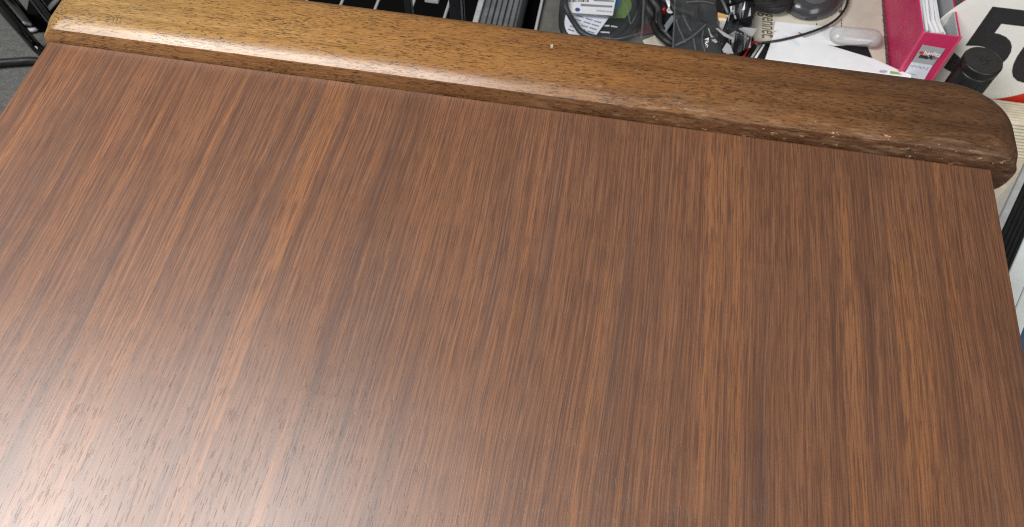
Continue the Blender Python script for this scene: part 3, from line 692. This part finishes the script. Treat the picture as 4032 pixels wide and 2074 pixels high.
# ------------------------------------------------------------------ round 50 sign board
sg = empty('number_sign', (1.39, .75, 0), 'red board with a white disc and the black number 50 behind the bottle', 'sign')
YS = .760; cx_, cz_ = 1.396, .254; s_ = 1.0
bm = bmesh.new(); box(bm, (1.215+.055, YS, .0), (1.60, YS+.012, .46), bev=.001); link('board', bm, M['red'], sg)
bm = bmesh.new(); pts = [Vector((cx_+.156*math.cos(2*math.pi*k/96), YS-.0006, cz_+.156*math.sin(2*math.pi*k/96))) for k in range(96)]
pts = [p for p in pts]; slab(bm, pts, .001)
dd = link('disc', bm, M['white'], sg)
def glyph(ch, x0, x1, z0, z1):
    o = text('numeral', ch, .25, (0, 0, 0), (1, 0, 0), (0, 0, 1), M['ink'], None, .0085, .0003)
    xs = [v.co.x for v in o.data.vertices]; ys = [v.co.y for v in o.data.vertices]
    ax, bx2, ay, by = min(xs), max(xs), min(ys), max(ys)
    for v in o.data.vertices: v.co = ((v.co.x-ax)/(bx2-ax)*(x1-x0)+x0, (v.co.y-ay)/(by-ay)*(z1-z0)+z0, v.co.z)
    o.matrix_world = Matrix(((1, 0, 0, 0), (0, 0, -1, YS-.0012), (0, 1, 0, 0), (0, 0, 0, 1)))
    o.parent = sg; o.matrix_parent_inverse = Matrix.Translation(sg.location).inverted()
glyph('5', 1.310, 1.413, .163, .339); glyph('0', 1.427, 1.530, .163, .341)

# ------------------------------------------------------------------ black bottle
bo = empty('black_bottle', at(3873, 238, z=.28), 'matt black bottle with an embossed cap standing between the binder and the sign', 'bottle')
bc = at(3873, 238, z=.285); bc.z = 0; rb_ = .0370
bm = bmesh.new(); lathe(bm, bc, [(rb_-.004, .0), (rb_-.001, .004), (rb_-.001, .262), (rb_-.0035, .266)], 64); link('bottle_body', bm, M['bottle'], bo, smooth=True)
bm = bmesh.new(); lathe(bm, bc, [(rb_-.0015, .2665), (rb_-.0004, .2675), (rb_, .282), (rb_-.0012, .2846), (rb_-.004, .2852), (rb_-.006, .2846), (.001, .2846)], 64); link('cap', bm, M['bottle'], bo, smooth=True)
for a in (-2.35, -1.45):
    p = bc+Vector((math.cos(a)*(rb_-.0015), math.sin(a)*(rb_-.0015), 0)); bm = bmesh.new(); box(bm, (-.0035, -.002, .01), (.0035, .0018, .26), Matrix.Translation(p) @ Matrix.Rotation(a+math.pi/2, 4, 'Z'), .001); link('grip_rib', bm, M['rubber'], bo)
ctr = bc+Vector((0, 0, .2850))
for a, l in ((.3, .013), (1.05, .017), (1.8, .013), (2.7, .009), (4.3, .010), (5.4, .008)):
    q = ctr+Vector((.003, -.002, 0)); v = Vector((math.cos(a), math.sin(a), 0)); s2 = Vector((-v.y, v.x, 0))
    mk_tube('embossed_mark', [q+v*.003+s2*.002, q+v*l*.6+s2*.003, q+v*l], .0011, M['rubber'], bo, n=4, seg=6)

# ------------------------------------------------------------------ corrugated box, kraft sheet, white device, denim on the right
co = empty('corrugated_box', (1.5, .68, 0), 'low cream corrugated cardboard box in front of the red and white sign', 'box')
ZC = .115; yb_ = at(3970, 396, z=ZC).y; yf = at(3985, 480, z=ZC).y
bm = bmesh.new(); box(bm, (1.30, yf+.003, 0), (1.72, yb_, ZC-.003)); link('box_body', bm, M['corr'], co)
n = 8; st = (yb_-yf)/n
for k in range(n):
    y = yf+st*(k+.5); bm = bmesh.new(); tube(bm, [Vector((1.295+.001*(k % 3), y, ZC-.003)), Vector((1.5, y, ZC-.003)), Vector((1.72, y, ZC-.003))], st*.46, 10, .8); link('flute', bm, M['corr'], co, smooth=True)
n = 12; st = ZC/n
for k in range(n):
    z = ZC-st*(k+.5)-.002; bm = bmesh.new(); tube(bm, [Vector((1.295+.0012*(k % 2), yf+.003, z)), Vector((1.5, yf+.003, z)), Vector((1.72, yf+.003, z))], st*.45, 10); link('flute', bm, M['corr'], co, smooth=True)
ks = empty('kraft_sheet', (1.5, .5, 0), 'flat beige kraft card sheet on the floor before the corrugated box', 'cardboard')
bm = bmesh.new(); box(bm, (1.2, .2, .001), (1.9, yf-.004, .006)); link('sheet', bm, M['floorcard'], ks)
for k in range(9):
    y = yf-.02-.035*k; bm = bmesh.new(); box(bm, (1.2, y-.004, .0061), (1.9, y, .0072)); link('crease', bm, M['floorcard'], ks)
dv = empty('white_printer', (1.3, .18, 0), 'white boxy device with a black ribbed band standing right of the table', 'printer')
ZD = .30; dv_d = Vector((.435, .90, 0)).normalized(); dv_n = Vector((.90, -.435, 0)).normalized()
def band(name, n0, n1, z0, z1, mat, s0=.33, s1=1.12, bev=.002):
    bm = bmesh.new(); box(bm, (s0, -n1, z0), (s1, -n0, z1), Matrix((dv_d, -dv_n, Vector((0, 0, 1)))).transposed().to_4x4(), bev); return link(name, bm, mat, dv)
P1 = at(3953, 892, z=ZD); nA = P1.dot(dv_n); P2 = at(3975, 1065, z=ZD); nB = P2.dot(dv_n); P3 = at(4020, 1320, z=ZD); nC = P3.dot(dv_n); P4 = at(3999, 1210, z=ZD); nS = P4.dot(dv_n)
band('body', nA+.030, nC, .008, ZD-.012, M['whiteplastic'])
band('edge_trim', nA-.011, nA, ZD-.0118, ZD, M['palegrey'])
band('black_band', nA+.0003, nB, ZD-.0118, ZD-.003, M['blackplastic'])
for k in range(5): band('band_rib', nA+.003+(nB-nA)*k/5, nA+.003+(nB-nA)*(k+.5)/5, ZD-.0028, ZD-.0012, M['bottle'], bev=.0005)
band('lid_panel', nB+.0003, nS-.0004, ZD-.0118, ZD, M['whiteplastic'])
band('lid_panel', nS+.0004, nC, ZD-.0118, ZD-.0004, M['whiteplastic'])
bm = bmesh.new(); g = []
c0 = at(4040, 1400, z=.2); c0.z = 0
for j in range(25):
    row = []
    for i in range(25):
        u, v = i/24-.5, j/24-.5; rr2 = 1-(2*max(abs(u), abs(v)))**4
        x, y = u*.34+.012*noise.noise(Vector((v*5, 3, 0))), v*.34+.012*noise.noise(Vector((u*5, 9, 0)))
        z = max(.004, .19*rr2**.5+.025*rr2*noise.noise(Vector((u*7, v*7, 2))))
        row.append(bm.verts.new((c0.x+.12+x, c0.y-.04+y, z)))
    g.append(row)
for j in range(24):
    for i in range(24): bm.faces.new((g[j][i], g[j][i+1], g[j+1][i+1], g[j+1][i]))
o = link('denim_cushion', bm, M['denim'], smooth=True); tag(o, 'blue denim cushion on the floor at the far right beside the table', 'cushion')
